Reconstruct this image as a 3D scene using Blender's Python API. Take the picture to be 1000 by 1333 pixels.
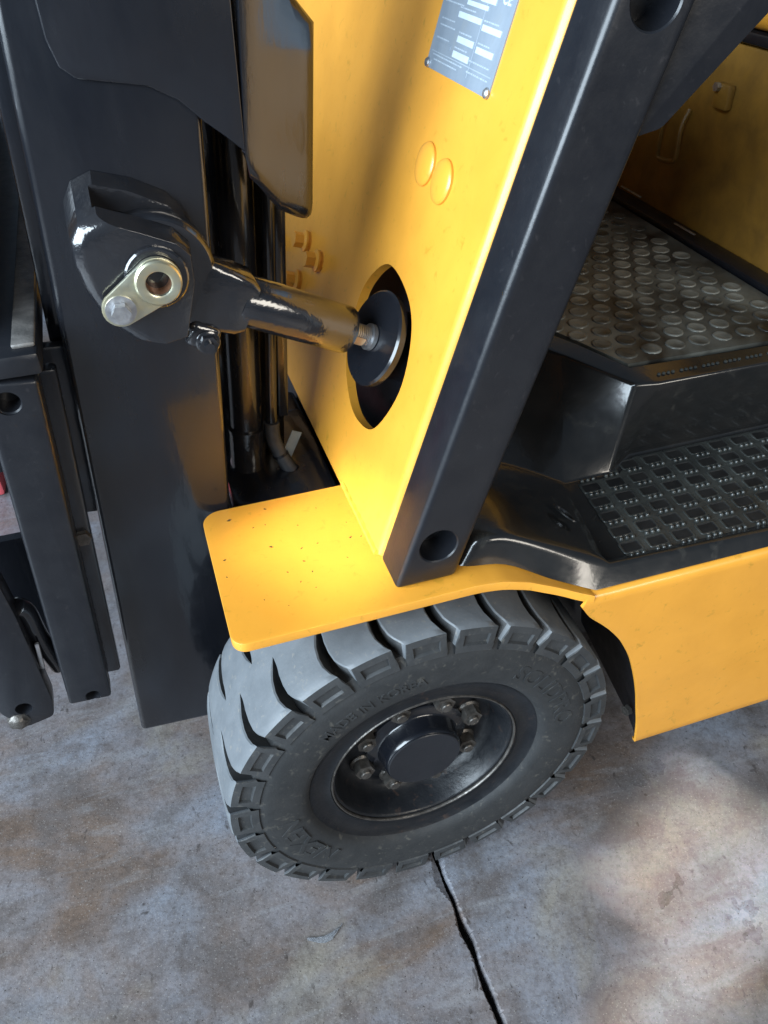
import bpy, bmesh, math, random
from mathutils import Vector, Matrix
random.seed(7)
for o in list(bpy.data.objects): bpy.data.objects.remove(o)
scene = bpy.context.scene
C = scene.collection
V = Vector
# ---------------------------------------------------------------- camera
yaw, pit, rol = 0.3167, 0.6932, -0.0079
d = V((math.sin(yaw)*math.cos(pit), math.cos(yaw)*math.cos(pit), -math.sin(pit)))
r = d.cross(V((0, 0, 1))).normalized(); u = r.cross(d)
r2 = r*math.cos(rol) + u*math.sin(rol); u2 = u*math.cos(rol) - r*math.sin(rol)
cam_d = bpy.data.cameras.new('camera'); cam = bpy.data.objects.new('camera', cam_d); C.objects.link(cam)
m = Matrix((r2, u2, -d)).transposed().to_4x4(); m.translation = V((-0.2055, -0.4706, 1.0347))
cam.matrix_world = m
cam_d.sensor_width = 36; cam_d.lens = 1038.12*36/1333; cam_d.clip_start = 0.02; cam_d.clip_end = 100
scene.camera = cam
# ---------------------------------------------------------------- light
W = bpy.data.worlds.new('World'); scene.world = W; W.use_nodes = True
W.node_tree.nodes['Background'].inputs[0].default_value = (0.55, 0.74, 1.0, 1)
W.node_tree.nodes['Background'].inputs[1].default_value = 0.16
def area(name, loc, aim, sx, sy, power, col, spread=180):
    L = bpy.data.lights.new(name, 'AREA'); L.shape = 'RECTANGLE'; L.size = sx; L.size_y = sy
    L.energy = power; L.color = col; L.spread = math.radians(spread)
    o = bpy.data.objects.new(name, L); C.objects.link(o); o.location = loc
    o.rotation_euler = (V(aim)-V(loc)).to_track_quat('-Z', 'Y').to_euler()
    return o
area('doorway_light', (-3.2, -1.15, 2.0), (0, .1, .5), 3.8, 2.6, 600, (0.74, 0.88, 1.0))
area('side_fill_light', (1.5, -3.2, 2.1), (.3, 0, .35), 1.8, 1.0, 75, (1.0, .93, .82))  # fill lamp added to brighten the camera-side faces, no known source there
area('sun_patch_light', (1.6, -2.6, 2.4), (.36, -.115, 0), .26, .13, .36, (1.0, .97, .86), .8)
area('second_sun_patch_light', (1.2, -2.8, 2.4), (.09, -.295, 0), .40, .06, .22, (1.0, .97, .86), .8)
area('fender_sun_patch_light', (-2.0, -1.0, 2.3), (-.055, .125, .50), .16, .11, .16, (1.0, .97, .9), 1.6)
scene.view_settings.view_transform = 'Standard'; scene.view_settings.look = 'None'
scene.view_settings.exposure = 0.0; scene.view_settings.gamma = 1.0
scene.view_settings.use_curve_mapping = False
scene.render.engine = 'CYCLES'
# ---------------------------------------------------------------- materials
MATS = {}
def mat(name, c1, c2=None, rough=.4, r2=None, metal=0.0, scale=20, bump=0.0, bscale=200, coat=0.0, spec=.5, contrast=.5,
        c3=None, scale3=60, c3amt=.5, stretch=(1, 1, 1)):
    M = bpy.data.materials.new(name); M.use_nodes = True; nt = M.node_tree; N = nt.nodes; L = nt.links
    b = N['Principled BSDF']
    b.inputs['Metallic'].default_value = metal; b.inputs['Coat Weight'].default_value = coat
    b.inputs['Coat Roughness'].default_value = .08
    b.inputs['Specular IOR Level'].default_value = spec
    g = N.new('ShaderNodeNewGeometry')
    mp = N.new('ShaderNodeMapping'); mp.inputs['Scale'].default_value = stretch
    L.new(g.outputs['Position'], mp.inputs['Vector'])
    def noise(s, det=5, dist=0.0):
        n = N.new('ShaderNodeTexNoise'); n.inputs['Scale'].default_value = s
        n.inputs['Detail'].default_value = det; n.inputs['Roughness'].default_value = .6
        n.inputs['Distortion'].default_value = dist
        L.new(mp.outputs[0], n.inputs['Vector']); return n
    def ramp(src, a, z):
        q = N.new('ShaderNodeMapRange'); q.inputs[1].default_value = a; q.inputs[2].default_value = z
        L.new(src, q.inputs[0]); return q.outputs[0]
    n1 = noise(scale, 6, .3); f1 = ramp(n1.outputs[0], .5-contrast*.3, .5+contrast*.3)
    mx = N.new('ShaderNodeMix'); mx.data_type = 'RGBA'
    mx.inputs[6].default_value = (*c1, 1); mx.inputs[7].default_value = (*(c2 or c1), 1)
    L.new(f1, mx.inputs[0]); col = mx.outputs[2]
    if c3:
        n3 = noise(scale3, 4, .6); f3 = ramp(n3.outputs[0], .62-.2*c3amt, .72)
        m3 = N.new('ShaderNodeMix'); m3.data_type = 'RGBA'
        L.new(col, m3.inputs[6]); m3.inputs[7].default_value = (*c3, 1); L.new(f3, m3.inputs[0]); col = m3.outputs[2]
    L.new(col, b.inputs['Base Color'])
    if r2 is None: b.inputs['Roughness'].default_value = rough
    else:
        q = N.new('ShaderNodeMapRange'); q.inputs[1].default_value = .3; q.inputs[2].default_value = .7
        q.inputs[3].default_value = rough; q.inputs[4].default_value = r2
        n4 = noise(scale*1.7, 5); L.new(n4.outputs[0], q.inputs[0]); L.new(q.outputs[0], b.inputs['Roughness'])
    if bump:
        nb = noise(bscale, 3); bp = N.new('ShaderNodeBump'); bp.inputs['Strength'].default_value = bump
        bp.inputs['Distance'].default_value = .002
        L.new(nb.outputs[0], bp.inputs['Height']); L.new(bp.outputs[0], b.inputs['Normal'])
        if coat: L.new(bp.outputs[0], b.inputs['Coat Normal'])
    MATS[name] = M; return M
YEL = mat('yellow_paint', (.71, .318, .036), (.65, .288, .031), rough=.30, r2=.42, scale=14, bump=.05, bscale=120, coat=.25, c3=(.52, .25, .025), scale3=90, c3amt=.05)
YED = mat('shaded_yellow_paint', (.30, .155, .025), (.20, .105, .02), rough=.35, r2=.55, scale=25, bump=.06, bscale=150)  # yellow paint with the cab's shade put into the colour
BLK = mat('gloss_black_paint', (.006, .007, .010), (.009, .010, .013), rough=.16, r2=.30, scale=18, bump=.14, bscale=90, coat=.4, stretch=(1, 1, .3))
BLG = mat('wet_black_paint', (.010, .011, .014), (.016, .016, .018), rough=.10, r2=.2, scale=25, bump=.22, bscale=110, coat=.8)
SAT = mat('satin_black_paint', (.007, .008, .011), (.010, .011, .014), rough=.28, r2=.40, scale=30, bump=.06, bscale=260, c3=(.018, .018, .021), scale3=160, c3amt=.0)
RUB = mat('tyre_rubber', (.014, .0155, .017), (.021, .022, .023), rough=.62, r2=.78, scale=40, bump=.15, bscale=350, c3=(.06, .057, .05), scale3=110, c3amt=.12)
LUG = mat('lug_side_rubber', (.024, .026, .028), (.036, .038, .040), rough=.5, r2=.7, scale=45, bump=.15, bscale=300, c3=(.07, .068, .062), scale3=120, c3amt=.15)
TRD = mat('dusty_tread_rubber', (.092, .102, .112), (.12, .131, .142), rough=.45, r2=.65, scale=30, bump=.12, bscale=300, c3=(.16, .155, .145), scale3=140, c3amt=.1)
RIM = mat('black_rim_paint', (.005, .006, .008), (.010, .011, .013), spec=.35, rough=.30, r2=.48, scale=30, bump=.25, bscale=120, c3=(.03, .02, .017), scale3=90, c3amt=.0)
GRS = mat('greasy_steel', (.06, .055, .05), (.12, .11, .10), rough=.25, r2=.5, metal=.6, scale=120, bump=.3, bscale=300)
ZNC = mat('yellow_zinc_plate', (.62, .56, .36), (.50, .52, .44), rough=.28, r2=.4, metal=.9, scale=60, bump=.05, bscale=300)
STL = mat('bolt_steel', (.58, .59, .60), (.42, .43, .45), rough=.28, r2=.45, metal=.9, scale=120, bump=.1, bscale=400)
BRS = mat('greasy_bore', (.35, .17, .09), (.2, .1, .06), rough=.4, metal=.5, scale=80)
WRN = mat('worn_bare_steel', (.20, .19, .18), (.05, .05, .05), rough=.4, r2=.6, metal=.4, scale=45, contrast=.8, bump=.3, bscale=200)
ALU = mat('etched_aluminium', (.24, .29, .35), (.30, .35, .41), rough=.42, r2=.55, metal=.35, scale=25, c3=(.28, .32, .36), scale3=50, c3amt=.3, stretch=(1, 1, .25))
FPR = mat('faded_print', (.36, .42, .47), (.30, .35, .41), rough=.5, scale=60)
FLD = mat('white_field_print', (.45, .52, .56), (.40, .47, .52), rough=.5, scale=80)
MAT = mat('floor_mat_rubber', (.016, .016, .015), (.16, .17, .155), rough=.30, r2=.5, scale=7.5, contrast=.35, bump=.2, bscale=200, c3=(.010, .009, .008), scale3=7, c3amt=1.25)
STD = mat('worn_stud_rubber', (.04, .043, .04), (.26, .27, .245), rough=.22, r2=.45, scale=9, contrast=.4, bump=.3, bscale=180, c3=(.012, .011, .010), scale3=7, c3amt=1.25)
STP = mat('step_plastic', (.009, .0095, .010), (.015, .0145, .014), coat=.5, rough=.16, r2=.28, scale=22, bump=.05, bscale=120, c3=(.03, .029, .026), scale3=26, c3amt=.05)
PAD = mat('step_mat_rubber', (.018, .020, .020), (.045, .049, .046), rough=.18, r2=.36, scale=18, contrast=.5, bump=.25, bscale=260)
PKT = mat('pocket_rubber', (.007, .0075, .008), (.016, .016, .016), rough=.42, r2=.6, spec=.3, scale=30, bump=.2, bscale=260)
FTG = mat('faded_tag', (.10, .11, .11), (.15, .16, .15), rough=.5, scale=60)
TAN = mat('bare_primer', (.62, .44, .27), (.55, .38, .22), rough=.6, scale=90)
HOS = mat('hose_rubber', (.03, .032, .036), (.05, .052, .056), rough=.4, r2=.5, scale=60, bump=.1, bscale=300)
RED = mat('faded_red_paint', (.65, .10, .12), (.55, .09, .1), rough=.45, scale=10)
DRT = mat('dark_grit', (.05, .03, .015), (.10, .06, .02), rough=.8, scale=200)
GLM = mat('gloss_mark', (.22, .23, .25), (.30, .31, .33), rough=.18, scale=90, bump=.5, bscale=120)
def concrete():
    M = bpy.data.materials.new('stained_concrete'); M.use_nodes = True; nt = M.node_tree; N = nt.nodes; L = nt.links
    b = N['Principled BSDF']; g = N.new('ShaderNodeNewGeometry')
    def noise(s, det=6, dist=0., st=(1, 1, 1), rough=.6, off=0):
        mp = N.new('ShaderNodeMapping'); mp.inputs['Scale'].default_value = st; mp.inputs['Location'].default_value = (off, off*.7, 0)
        mp.inputs['Rotation'].default_value = (0, 0, .35)
        L.new(g.outputs['Position'], mp.inputs['Vector'])
        n = N.new('ShaderNodeTexNoise'); n.inputs['Scale'].default_value = s; n.inputs['Detail'].default_value = det
        n.inputs['Distortion'].default_value = dist; n.inputs['Roughness'].default_value = rough
        L.new(mp.outputs[0], n.inputs['Vector']); return n.outputs[0]
    def rng(src, a, z, lo=0., hi=1.):
        q = N.new('ShaderNodeMapRange'); q.inputs[1].default_value = a; q.inputs[2].default_value = z
        q.inputs[3].default_value = lo; q.inputs[4].default_value = hi; L.new(src, q.inputs[0]); return q.outputs[0]
    def mix(fac, a, bb, mode='MIX'):
        x = N.new('ShaderNodeMix'); x.data_type = 'RGBA'; x.blend_type = mode
        if isinstance(fac, float): x.inputs[0].default_value = fac
        else: L.new(fac, x.inputs[0])
        for i, c in ((6, a), (7, bb)):
            if isinstance(c, tuple): x.inputs[i].default_value = (*c, 1)
            else: L.new(c, x.inputs[i])
        return x.outputs[2]
    c = mix(rng(noise(4.2, 9, .5, st=(.75, 1.2, 1), off=1.7), .38, .62), (.180, .196, .232), (.128, .092, .072))
    c = mix(rng(noise(9, 8, .2, off=5), .45, .7), c, (.085, .078, .078))
    c = mix(rng(noise(5, 6, .5, off=11), .56, .74, 0, .7), c, (.225, .205, .165))
    c = mix(rng(noise(30, 7, .3, st=(1, .6, 1), off=3), .52, .75, 0, .65), c, (.055, .043, .037))
    c = mix(rng(noise(22, 5, .5, st=(.35, 1.6, 1), off=9), .56, .75, 0, .55), c, (.22, .225, .24))
    c = mix(rng(noise(170, 4, .2), .48, .60, 0, .38), c, mix(.5, c, (.035, .03, .03)))
    c = mix(rng(noise(420, 3, 0.), .60, .70, 0, .7), c, (.28, .265, .245))
    c = mix(rng(noise(75, 5, .6, st=(1, .5, 1), off=17), .64, .72, 0, .7), c, (.028, .023, .021))
    c = mix(rng(noise(110, 9, .1, rough=.78, off=23), .50, .60, 0, .42), c, mix(.75, c, (.045, .032, .024)))
    c = mix(rng(noise(60, 9, .1, rough=.8, off=31), .58, .66, 0, .28), c, (.25, .255, .27))
    c = mix(rng(noise(330, 2, 0., off=51), .66, .69, 0, .85), c, (.030, .024, .020))
    c = mix(rng(noise(11, 9, .8, st=(.5, 1.3, 1), rough=.75, off=61), .52, .68, 0, .40), c, (.055, .040, .032))
    c = mix(rng(noise(26, 3, .1, off=41), .69, .73, 0, .75), c, (.035, .030, .028))
    L.new(c, b.inputs['Base Color'])
    L.new(rng(noise(6, 5, .4, off=2), .35, .65, .24, .44), b.inputs['Roughness'])
    bp = N.new('ShaderNodeBump'); bp.inputs['Strength'].default_value = .22; bp.inputs['Distance'].default_value = .002
    ad = N.new('ShaderNodeMath'); ad.operation = 'ADD'
    L.new(noise(300, 4), ad.inputs[0]); L.new(rng(noise(40, 4), 0., 1., 0., .35), ad.inputs[1]); L.new(ad.outputs[0], bp.inputs['Height'])
    L.new(bp.outputs[0], b.inputs['Normal'])
    return M
CON = concrete()
CDK = mat('joint_dirt', (.022, .02, .018), (.05, .045, .035), rough=.9, scale=60, bump=.6, bscale=150)
# ---------------------------------------------------------------- mesh helpers
def finish(bm, sharp=35):
    bmesh.ops.recalc_face_normals(bm, faces=bm.faces)
    ang = math.radians(sharp)
    for f in bm.faces: f.smooth = True
    for e in bm.edges: e.smooth = not (len(e.link_faces) == 2 and e.calc_face_angle(0) > ang)
def obj(name, bm, material, parent=None, loc=None, sharp=35):
    finish(bm, sharp)
    me = bpy.data.meshes.new(name); bm.to_mesh(me); bm.free(); me.materials.append(material)
    o = bpy.data.objects.new(name, me); C.objects.link(o)
    if parent: o.parent = parent
    if loc: o.location = loc
    return o
def copy(o, parent, name=None):
    c = o.copy(); C.objects.link(c); c.parent = parent
    return c
def bevel(bm, off, seg=2, ang=25, edges=None):
    es = edges or [e for e in bm.edges if len(e.link_faces) == 2 and e.calc_face_angle(0) > math.radians(ang)]
    if es: bmesh.ops.bevel(bm, geom=es, offset=off, segments=seg, profile=.5, affect='EDGES', clamp_overlap=True)
    return bm
def join(a, b):
    me = bpy.data.meshes.new('tmp'); b.to_mesh(me); b.free(); a.from_mesh(me); bpy.data.meshes.remove(me); return a
def xform(bm, M):
    bmesh.ops.transform(bm, matrix=M, verts=bm.verts); return bm
def prism(pts, f0, f1):
    """pts: list of 2D; f0/f1 map a 2D point to the two 3D end caps"""
    bm = bmesh.new(); A = [bm.verts.new(f0(*p)) for p in pts]; B = [bm.verts.new(f1(*p)) for p in pts]; n = len(pts)
    bm.faces.new(A); bm.faces.new(B[::-1])
    for i in range(n): bm.faces.new((A[i], B[i], B[(i+1) % n], A[(i+1) % n]))
    bmesh.ops.recalc_face_normals(bm, faces=bm.faces); return bm
def prism_y(pts, y0, y1, bv=0, seg=2):
    bm = prism(pts, lambda x, z: V((x, y0, z)), lambda x, z: V((x, y1, z)))
    if bv: bevel(bm, bv, seg)
    return bm
def box(x0, x1, y0, y1, z0, z1, bv=0, seg=2):
    bm = prism([(x0, z0), (x1, z0), (x1, z1), (x0, z1)], lambda x, z: V((x, y0, z)), lambda x, z: V((x, y1, z)))
    if bv: bevel(bm, bv, seg)
    return bm
def plate(outer, holes, f0, f1, bv=0):
    """flat plate with holes; f0/f1 map 2D to the front and back 3D faces"""
    bm = bmesh.new(); loops = []
    for lp in [outer]+holes:
        vs = [bm.verts.new(V((p[0], p[1], 0))) for p in lp]; loops.append(vs)
        for i in range(len(vs)): bm.edges.new((vs[i], vs[(i+1) % len(vs)]))
    bmesh.ops.triangle_fill(bm, use_beauty=True, edges=bm.edges[:])
    inv = {}
    faces = [[v for v in f.verts] for f in bm.faces]
    out = bmesh.new(); a = {}; b = {}
    for v in bm.verts: a[v] = out.verts.new(f0(v.co.x, v.co.y)); b[v] = out.verts.new(f1(v.co.x, v.co.y))
    for f in faces: out.faces.new([a[v] for v in f]); out.faces.new([b[v] for v in f][::-1])
    for vs in loops:
        for i in range(len(vs)):
            p, q = vs[i], vs[(i+1) % len(vs)]; out.faces.new((a[p], b[p], b[q], a[q]))
    bm.free(); bmesh.ops.recalc_face_normals(out, faces=out.faces)
    if bv: bevel(out, bv, 2, 50)
    return out
def basis(axis):
    a = V(axis).normalized(); t = V((0, 0, 1)) if abs(a.z) < .9 else V((1, 0, 0))
    s = a.cross(t).normalized(); return a, s, s.cross(a)
def lathe(profile, origin, axis, n=48, closed=False):
    """profile: (radius, distance along axis)"""
    a, s, t = basis(axis); o = V(origin); bm = bmesh.new(); rings = []
    for rr, h in profile:
        if rr < 1e-6: rings.append([bm.verts.new(o+a*h)])
        else: rings.append([bm.verts.new(o+a*h+(s*math.cos(2*math.pi*i/n)+t*math.sin(2*math.pi*i/n))*rr) for i in range(n)])
    for A, B in zip(rings, rings[1:]+([rings[0]] if closed else [])):
        for i in range(n):
            j = (i+1) % n
            if len(A) == 1 and len(B) == 1: continue
            if len(A) == 1: bm.faces.new((A[0], B[i], B[j]))
            elif len(B) == 1: bm.faces.new((A[i], B[0], A[j]))
            else: bm.faces.new((A[i], B[i], B[j], A[j]))
    return bm
def tube(path, rad, n=16, cap=True):
    bm = bmesh.new(); rings = []; P = [V(p) for p in path]; prev = None
    for i, p in enumerate(P):
        t = (P[min(i+1, len(P)-1)]-P[max(i-1, 0)]).normalized()
        if prev is None: _, s, _ = basis(t)
        else: s = (prev-t*prev.dot(t)).normalized()
        prev = s; q = t.cross(s); rr = rad[i] if isinstance(rad, (list, tuple)) else rad
        rings.append([bm.verts.new(p+(s*math.cos(2*math.pi*k/n)+q*math.sin(2*math.pi*k/n))*rr) for k in range(n)])
    for A, B in zip(rings, rings[1:]):
        for i in range(n): bm.faces.new((A[i], A[(i+1) % n], B[(i+1) % n], B[i]))
    if cap: bm.faces.new(rings[0][::-1]); bm.faces.new(rings[-1])
    return bm
def smooth_path(pts, k=6):
    P = [V(p) for p in pts]; out = []
    for i in range(len(P)-1):
        p0, p1, p2, p3 = P[max(i-1, 0)], P[i], P[i+1], P[min(i+2, len(P)-1)]
        for j in range(k):
            t = j/k
            out.append(.5*((2*p1)+(p2-p0)*t+(2*p0-5*p1+4*p2-p3)*t*t+(3*p1-p0-3*p2+p3)*t**3))
    return out+[P[-1]]
def hexhead(center, axis, rad, h, flange=0, rot=0.):
    a, s, t = basis(axis); c = V(center); bm = bmesh.new()
    A = [c+(s*math.cos(rot+k*math.pi/3)+t*math.sin(rot+k*math.pi/3))*rad for k in range(6)]
    lo = [bm.verts.new(p) for p in A]; hi = [bm.verts.new(p+a*h) for p in A]
    bm.faces.new(lo[::-1]); bm.faces.new(hi)
    for k in range(6): bm.faces.new((lo[k], lo[(k+1) % 6], hi[(k+1) % 6], hi[k]))
    bevel(bm, rad*.12, 2, 30)
    if flange: join(bm, lathe([(0, 0), (flange, 0), (flange, h*.16), (rad*1.02, h*.3), (0, h*.3)], c, axis, 20))
    return bm
def bool_cut(o, cutter_bm):
    me = bpy.data.meshes.new('cut'); cutter_bm.normal_update(); bmesh.ops.recalc_face_normals(cutter_bm, faces=cutter_bm.faces)
    cutter_bm.to_mesh(me); cutter_bm.free()
    c = bpy.data.objects.new('cut', me); C.objects.link(c)
    md = o.modifiers.new('b', 'BOOLEAN'); md.operation = 'DIFFERENCE'; md.object = c; md.solver = 'EXACT'
    bpy.context.view_layer.update()
    dg = bpy.context.evaluated_depsgraph_get()
    nm = bpy.data.meshes.new_from_object(o.evaluated_get(dg)); o.modifiers.clear()
    old = o.data; o.data = nm; nm.name = old.name; bpy.data.meshes.remove(old)
    bpy.data.objects.remove(c); bpy.data.meshes.remove(me)
    bm = bmesh.new(); bm.from_mesh(nm); finish(bm, 30); bm.to_mesh(nm); bm.free()
def rounded(pts, rad, n=5):
    """round the corners of a 2D polygon; rad a number or list"""
    out = []; k = len(pts)
    for i in range(k):
        p = V(pts[i]).to_2d() if False else V((pts[i][0], pts[i][1])); a = V((pts[i-1][0], pts[i-1][1])); b = V((pts[(i+1) % k][0], pts[(i+1) % k][1]))
        R = rad[i] if isinstance(rad, (list, tuple)) else rad
        if R <= 0: out.append((p.x, p.y)); continue
        da, db = (a-p), (b-p); R = min(R, da.length*.45, db.length*.45)
        s, e = p+da.normalized()*R, p+db.normalized()*R
        for j in range(n+1):
            t = j/n; q = s*(1-t)**2+p*2*t*(1-t)+e*t*t; out.append((q.x, q.y))
    return out
def circle(cx, cy, rr, n=24): return [(cx+rr*math.cos(2*math.pi*i/n), cy+rr*math.sin(2*math.pi*i/n)) for i in range(n)]
def tag(o, label=None, cat=None, group=None, kind=None):
    for k, v in (('label', label), ('category', cat), ('group', group), ('kind', kind)):
        if v: o[k] = v
    return o
def text_mesh(s, size, ext):
    cu = bpy.data.curves.new('t', 'FONT'); cu.body = s; cu.size = size; cu.extrude = ext; cu.align_x = 'CENTER'; cu.align_y = 'CENTER'
    cu.offset = size*.02; cu.resolution_u = 3
    o = bpy.data.objects.new('t', cu); C.objects.link(o); bpy.context.view_layer.update()
    me = bpy.data.meshes.new_from_object(o.evaluated_get(bpy.context.evaluated_depsgraph_get()))
    bm = bmesh.new(); bm.from_mesh(me); bpy.data.objects.remove(o); bpy.data.curves.remove(cu); bpy.data.meshes.remove(me)
    bmesh.ops.remove_doubles(bm, verts=bm.verts, dist=1e-6)
    return bm

# ================================================================ SETTING: concrete floor of two slabs with an open joint
JX = .0205
floor = obj('concrete_floor', box(-9, 9, -6, 12, -.30, -.026), CDK); tag(floor, kind='structure')
ny = 900; ys = [-1.0+1.9*i/(ny-1) for i in range(ny)]
def rag(seed):
    rn = random.Random(seed); a = [(rn.uniform(4, 140), rn.uniform(0, 6.3)) for _ in range(14)]
    def f(y): return sum(math.sin(k*y+ph)*.0022/(1+k*.028) for k, ph in a)
    return f
ra, rb = rag(3), rag(5)
for side in (-1, 1):
    rn = random.Random(20+side); bm = bmesh.new(); rows = []
    f = ra if side < 0 else rb
    YS = [-6.0]+ys+[12.0]
    for i, y in enumerate(YS):
        e = JX+side*(.0019+max(0, -y)*.008)+ f(y)*.5 + rn.uniform(-.0004, .0004)
        if not (-1 <= y <= .9): e = JX+side*.004
        jag = rn.choice((0, 0, 0, .0012, .0022))*rn.random()
        chip = jag+max(0, math.sin(y*31+side)*math.sin(y*13.7+1.2*side))**3*.006
        rows.append([bm.verts.new((e, y, -.028)), bm.verts.new((e, y, -.006)), bm.verts.new((e+side*(.0010+chip), y, -.0016-rn.random()*.0012)),
                     bm.verts.new((e+side*(.0022+chip*1.5), y, 0)), bm.verts.new((JX+side*.06, y, 0)), bm.verts.new((JX+side*9, y, 0))])
    for A, B in zip(rows, rows[1:]):
        for k in range(5): bm.faces.new((A[k], A[k+1], B[k+1], B[k]) if side > 0 else (A[k], B[k], B[k+1], A[k+1]))
    s = obj('slab', bm, CON, floor, sharp=28)

# ================================================================ FORKLIFT
truck = bpy.data.objects.new('forklift', None); C.objects.link(truck)
tag(truck, 'yellow and black forklift truck seen at its front wheel, mast and step', 'forklift')

# ---------------------------------------------------------------- wheel
R, WC = .23, V((0, 0, .23))
prof = [(.085, .150), (.12, .150), (.14, .147), (.19, .151), (.2065, .146), (.2065, .004), (.2, .0005), (.1945, -.0012), (.191, -.0026), (.186, -.0036), (.175, -.0042), (.160, -.0036),
        (.150, -.0022), (.1445, -.0005), (.141, .0025), (.138, .0062)]
wheel = obj('wheel', lathe([(.138, .0055), (.134, .0088), (.128, .0112), (.121, .0118), (.1165, .0108), (.1135, .0092), (.1125, .0105), (.112, .0130), (.1095, .0120), (.1075, .0125),
                            (.1062, .0150), (.1035, .022), (.0995, .036), (.096, .046), (.090, .0505), (.082, .0510), (.079, .0480), (.058, .0470), (.050, .0475), (.03, .0480)], (0, 0, 0), (0, 1, 0), 96), RIM, truck, WC, sharp=50)
tyre = obj('tyre', lathe(prof, (0, 0, 0), (0, 1, 0), 120), RUB, wheel, sharp=50)
NL = 25; PITCH = 2*math.pi/NL
def lerp_tab(tab, y):
    if y <= tab[0][0]: return tab[0][1]
    for (a, va), (b, vb) in zip(tab, tab[1:]):
        if y <= b: t = (y-a)/(b-a); return va+(vb-va)*t
    return tab[-1][1]
CT = [(-.003, -2.3), (0, -2.0), (.008, -.5), (.018, .65), (.03, 1.15), (.044, 1.1), (.056, .55), (.066, 0), (.08, -.2)]
HT = [(-.003, 1.95), (0, 1.85), (.012, 1.5), (.03, 1.35), (.048, 1.05), (.058, .65), (.0645, .22), (.068, 0), (.08, 0)]
def lug(mirror):
    bm = bmesh.new()
    rowsy = [0.0035, .007, .012, .018, .024, .030, .037, .044, .050, .056, .061, .065, .068, .0755]
    def P(th, y, rr):
        if mirror: y = .150-y
        return bm.verts.new((rr*math.cos(th), y, rr*math.sin(th)))
    D2 = math.pi/180; rows = []
    NC = 6
    def bounds(y):
        c, h = lerp_tab(CT, y)*D2, lerp_tab(HT, y)*D2
        return -PITCH/2+c+h, PITCH/2+c-h, h
    for y in rowsy:
        a, b, h = bounds(y); e = min(.0016/R, h*.6); dr = min(.0014, h*R*.5)
        top = R-.0030*((y-.075)/.075)**2
        if y < .005: top -= .0008
        cols = [(a, top-dr)]+[(a+e+(b-a-2*e)*k/(NC-1), top) for k in range(NC)]+[(b, top-dr)]
        g = min(h*.45, .006)
        base = .205 if h > .001 else top-.002
        rows.append(([P(a-g, y, base)]+[P(t, y, q) for t, q in cols]+[P(b+g, y, base)]))
    for A, B in zip(rows, rows[1:]):
        for k in range(len(A)-1):
            f = bm.faces.new((A[k], A[k+1], B[k+1], B[k]))
            if k in (0, len(A)-2): f.material_index = 1
    ntop = len(bm.faces)
    # shoulder and side face with a pocket
    a, b, h = bounds(0.); g = h*.45
    n = NC+4
    ths = [a-g*.8]+[a+(b-a)*k/(NC+1) for k in range(NC+2)]+[b+g*.8]
    def ring(y, rr, flat=False): return [P(t, y, rr if 0 < i < n-1 else min(rr, .2045)) for i, t in enumerate(ths)]
    r0 = ring(.0002, .2252); r1 = ring(-.0012, .2175); r2_ = ring(-.0024, .2035); r3 = ring(-.0030, .1955); r4 = ring(.003, .1925)
    top0 = rows[0]
    for k in range(n-1):
        bm.faces.new((top0[k], r0[k], r0[k+1], top0[k+1])); bm.faces.new((r0[k], r1[k], r1[k+1], r0[k+1]))
        bm.faces.new((r2_[k], r3[k], r3[k+1], r2_[k+1])); bm.faces.new((r3[k], r4[k], r4[k+1], r3[k+1]))
    lo, hi = 2, n-3
    for k in range(n-1):
        if not (lo <= k < hi): bm.faces.new((r1[k], r2_[k], r2_[k+1], r1[k+1]))
    dep = .0032; i1 = [P(ths[k]+(.002 if k == lo else -.002 if k == hi else 0), -.0012+dep, .2162) for k in range(lo, hi+1)]
    i2 = [P(ths[k]+(.002 if k == lo else -.002 if k == hi else 0), -.0024+dep, .2048) for k in range(lo, hi+1)]
    for j in range(hi-lo):
        bm.faces.new((i1[j], i2[j], i2[j+1], i1[j+1]))
        bm.faces.new((r1[lo+j], i1[j], i1[j+1], r1[lo+j+1])); bm.faces.new((r2_[lo+j], i2[j], i2[j+1], r2_[lo+j+1]))
    bm.faces.new((r1[lo], r2_[lo], i2[0], i1[0])); bm.faces.new((r1[hi], r2_[hi], i2[-1], i1[-1]))
    tops = set(top0)
    for i, f in enumerate(bm.faces):
        if i >= ntop and not any(q in tops for q in f.verts): f.material_index = 1
    return bm
TH0 = math.radians(116.1+PITCH*90/math.pi)
first = None
for mirror in (0, 1):
    proto = obj('tread_lug', lug(mirror), TRD, wheel, sharp=38); proto.data.materials.append(LUG)
    for k in range(NL):
        o = proto if k == 0 else copy(proto, wheel)
        o.rotation_euler = (0, -(TH0+k*PITCH+(PITCH*.5 if mirror else 0)), 0)
# raised lettering on the sidewall
def ring_text(s, size, rad, th, squeeze=1.0, track=1.0):
    bm = text_mesh(s, size, .00045)
    for v in bm.verts:
        x, y, z = v.co; t = th-x*squeeze/rad; rr = rad+y
        yy = -.0042 if rr > .155 and rr < .185 else -.003
        v.co = V((rr*math.cos(t), yy-.0001-z, rr*math.sin(t)))
    return obj('lettering', bm, RUB, wheel, sharp=30)
tx = ring_text('SOLIDPRO', .030, .1655, math.radians(31), 1.02)
tag(tx, 'raised SOLIDPRO lettering on the tyre sidewall')
tx = ring_text('NEXEN', .034, .166, math.radians(-154.5), 1.05); tag(tx, 'raised NEXEN lettering on the tyre sidewall')
tx = ring_text('MADE IN KOREA', .0165, .166, math.radians(114.5), 1.0); tag(tx, 'small raised MADE IN KOREA lettering on the tyre sidewall')
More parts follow.
